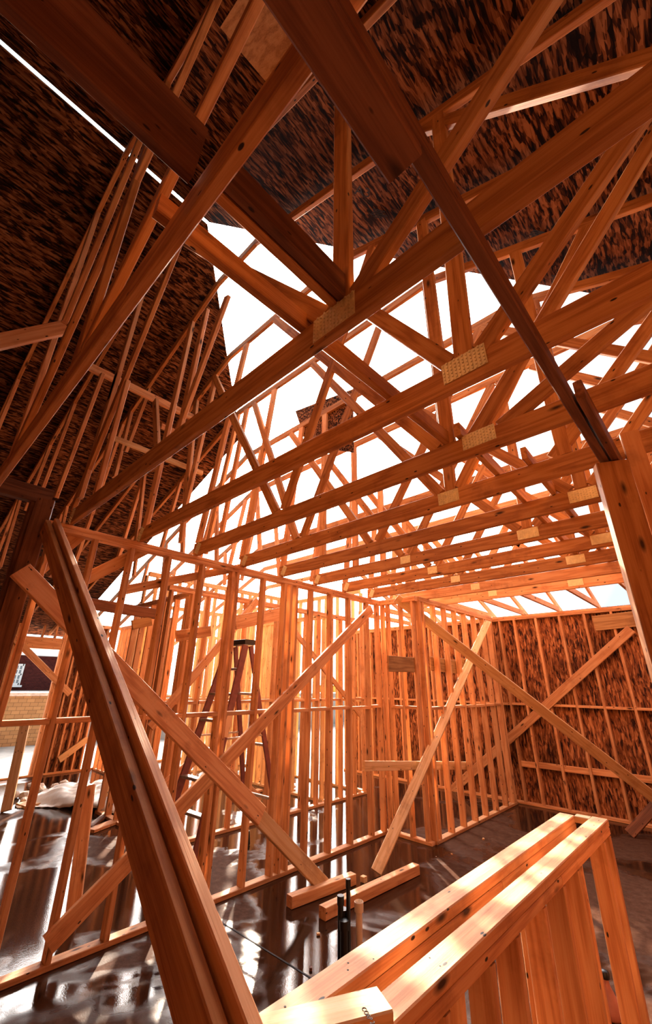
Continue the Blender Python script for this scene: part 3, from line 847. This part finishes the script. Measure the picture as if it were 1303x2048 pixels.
# ------------------------------------------------------------------ outside, seen through the left wall
HX = -26.0
root = thing('brick_house', 'dark red brick house with a white sash window outside at the left', 'house', tuple(Vector((HX, at_x(70, 1340, HX)[1], 0))))
ya, yb = at_x(-120, 1340, HX)[1], at_x(330, 1340, HX)[1]
ztop = at_x(70, 1312, HX)[2]
bm = bmesh.new(); add_box(bm, (-3, (ya + yb) / 2 - root.location.y, ztop / 2 - .4), (6, yb - ya, ztop + .8))
from_bm('wall', bm, BRICK, root)
bm = bmesh.new(); add_box(bm, (-2.8, (ya + yb) / 2 - root.location.y, ztop + .14), (6.8, yb - ya + .6, .28))
from_bm('fascia', bm, WHITE, root)
bm = bmesh.new()
rv = [bm.verts.new(p) for p in ((.6, ya - root.location.y - .4, ztop + .28), (.6, yb - root.location.y + .4, ztop + .28), (-6.6, yb - root.location.y + .4, ztop + .28), (-6.6, ya - root.location.y - .4, ztop + .28), (-3, ya - root.location.y + 2, ztop + .9), (-3, yb - root.location.y - 2, ztop + .9))]
for idx in ((0, 1, 5, 4), (2, 3, 4, 5), (1, 2, 5), (3, 0, 4), (3, 2, 1, 0)): bm.faces.new([rv[k] for k in idx])
from_bm('roof', bm, DARKW, root)
w0, w1 = at_x(20, 1368, HX), at_x(47, 1330, HX)
def house_window(yc, zc, w, h):
    bm = bmesh.new()
    for s in (-1, 1):
        add_box(bm, (0, s * w / 2, 0), (.12, .09, h + .09)); add_box(bm, (0, 0, s * h / 2), (.12, w, .09))
    add_box(bm, (0, 0, 0), (.10, .06, h)); add_box(bm, (0, 0, 0), (.12, w, .08))
    for s in (-1, 1): add_box(bm, (.01, 0, s * h / 4), (.07, w, .035))
    add_box(bm, (.06, 0, -h / 2 - .09), (.2, w + .25, .09))
    f = from_bm('window_frame', bm, WHITE, root); f.location = (.06, yc - root.location.y, zc)
    bm = bmesh.new(); add_box(bm, (0, 0, 0), (.02, w, h)); g = from_bm('pane', bm, GLASS, f)
house_window((w0[1] + w1[1]) / 2, (w0[2] + w1[2]) / 2, abs(w1[1] - w0[1]), abs(w1[2] - w0[2]))
house_window(at_x(255, 1330, HX)[1], (w0[2] + w1[2]) / 2, abs(w1[1] - w0[1]), abs(w1[2] - w0[2]))
# retaining wall with rubble on top
RX = -17.0
ra, rb = at_x(-40, 1410, RX), at_x(118, 1410, RX)
zt = at_x(50, 1392, RX)[2]
root = thing('retaining_wall', 'tan block retaining wall outside below the brick house', 'wall', (RX, (ra[1] + rb[1]) / 2, 0))
bm = bmesh.new(); add_box(bm, (-.3, 0, (zt - .3) / 2), (.6, rb[1] - ra[1], zt + .3)); from_bm('blocks', bm, BLOCK, root)
bm = bmesh.new(); add_box(bm, (-.28, 0, zt + .05), (.7, rb[1] - ra[1] + .1, .10)); from_bm('coping', bm, RUBBLE, root)
for k in range(5):
    y = ra[1] + (rb[1] - ra[1]) * (.15 + .18 * k)
    o = board('stacked_pipe', (RX - .9 - k * .1, ra[1] + .2 * k, zt + .03), (RX - .9 - k * .1, rb[1] - .1 * k, zt + .03), ZV, .06, .06, WHITE)
    tag(o, 'white pipe stacked behind the retaining wall in front of the house', 'pipe', 'white pipes outside')
bm = bmesh.new(); add_box(bm, ((RX - .6 - 45) / 2, (ra[1] + rb[1]) / 2, zt / 2 - .2), (45 - .6 + RX + .0, 40, zt + .4))
from_bm('terrace', bm, GROUND, kind='structure')
# small yellow loader beyond the studs
LX = -20.0
lp = at_x(655, 1440, LX); lp = Vector((LX, lp[1], -.2))
root = thing('loader', 'small yellow loader parked outside beyond the stud walls', 'loader', tuple(lp))
zb = at_x(655, 1395, LX)[2]
bm = bmesh.new(); add_box(bm, (0, 0, .9), (2.2, 1.3, .7)); add_box(bm, (-.3, 0, 1.55), (1.1, 1.1, .8)); bmesh.ops.bevel(bm, geom=bm.edges[:], offset=.06, segments=2, affect='EDGES')
from_bm('body', bm, YELLOW, root)
for sx in (-.75, .75):
    for sy in (-.75, .75):
        bm = bmesh.new(); add_cyl(bm, (sx, sy - .15, .42), (sx, sy + .15, .42), .42, .42, 24); from_bm('wheel', bm, TYRE, root)
bm = bmesh.new(); add_box(bm, (1.5, 0, .5), (.5, 1.6, .5)); add_box(bm, (.9, .7, 1.1), (1.6, .12, .14)); add_box(bm, (.9, -.7, 1.1), (1.6, .12, .14)); from_bm('bucket', bm, BLACK, root)

# ------------------------------------------------------------------ sky and sun
sd = Vector(ray(550, 905)).normalized()
sun = bpy.data.lights.new('sun', 'SUN'); sun.energy = 6.0; sun.angle = math.radians(.9); sun.color = (1, .86, .68)
so = bpy.data.objects.new('sun', sun); COL.objects.link(so)
so.rotation_euler = (-sd).to_track_quat('-Z', 'Y').to_euler()
w = bpy.data.worlds.new('sky'); scene.world = w; w.use_nodes = True
nt = w.node_tree; bg = nt.nodes['Background']
tc = N(nt, 'ShaderNodeTexCoord')
nm = N(nt, 'ShaderNodeVectorMath', operation='NORMALIZE'); nt.links.new(tc.outputs['Generated'], nm.inputs[0])
dp = N(nt, 'ShaderNodeVectorMath', operation='DOT_PRODUCT'); nt.links.new(nm.outputs[0], dp.inputs[0]); dp.inputs[1].default_value = sd
glow = ramp(nt, dp.outputs['Value'], [(.70, (.20, .232, .25)), (.82, (.8, .82, .83)), (.90, (2.9, 2.85, 2.8)), (.97, (5, 4.85, 4.7)), (.998, (13, 12.5, 12))])
nt.links.new(glow.outputs[0], bg.inputs['Color'])
bg.inputs['Strength'].default_value = 1.6

scene.view_settings.view_transform = 'Standard'
scene.view_settings.look = 'None'
scene.view_settings.exposure = 1.5
scene.view_settings.gamma = 1.0
scene.view_settings.use_curve_mapping = False
scene.cycles.max_bounces = 8
scene.cycles.diffuse_bounces = 2
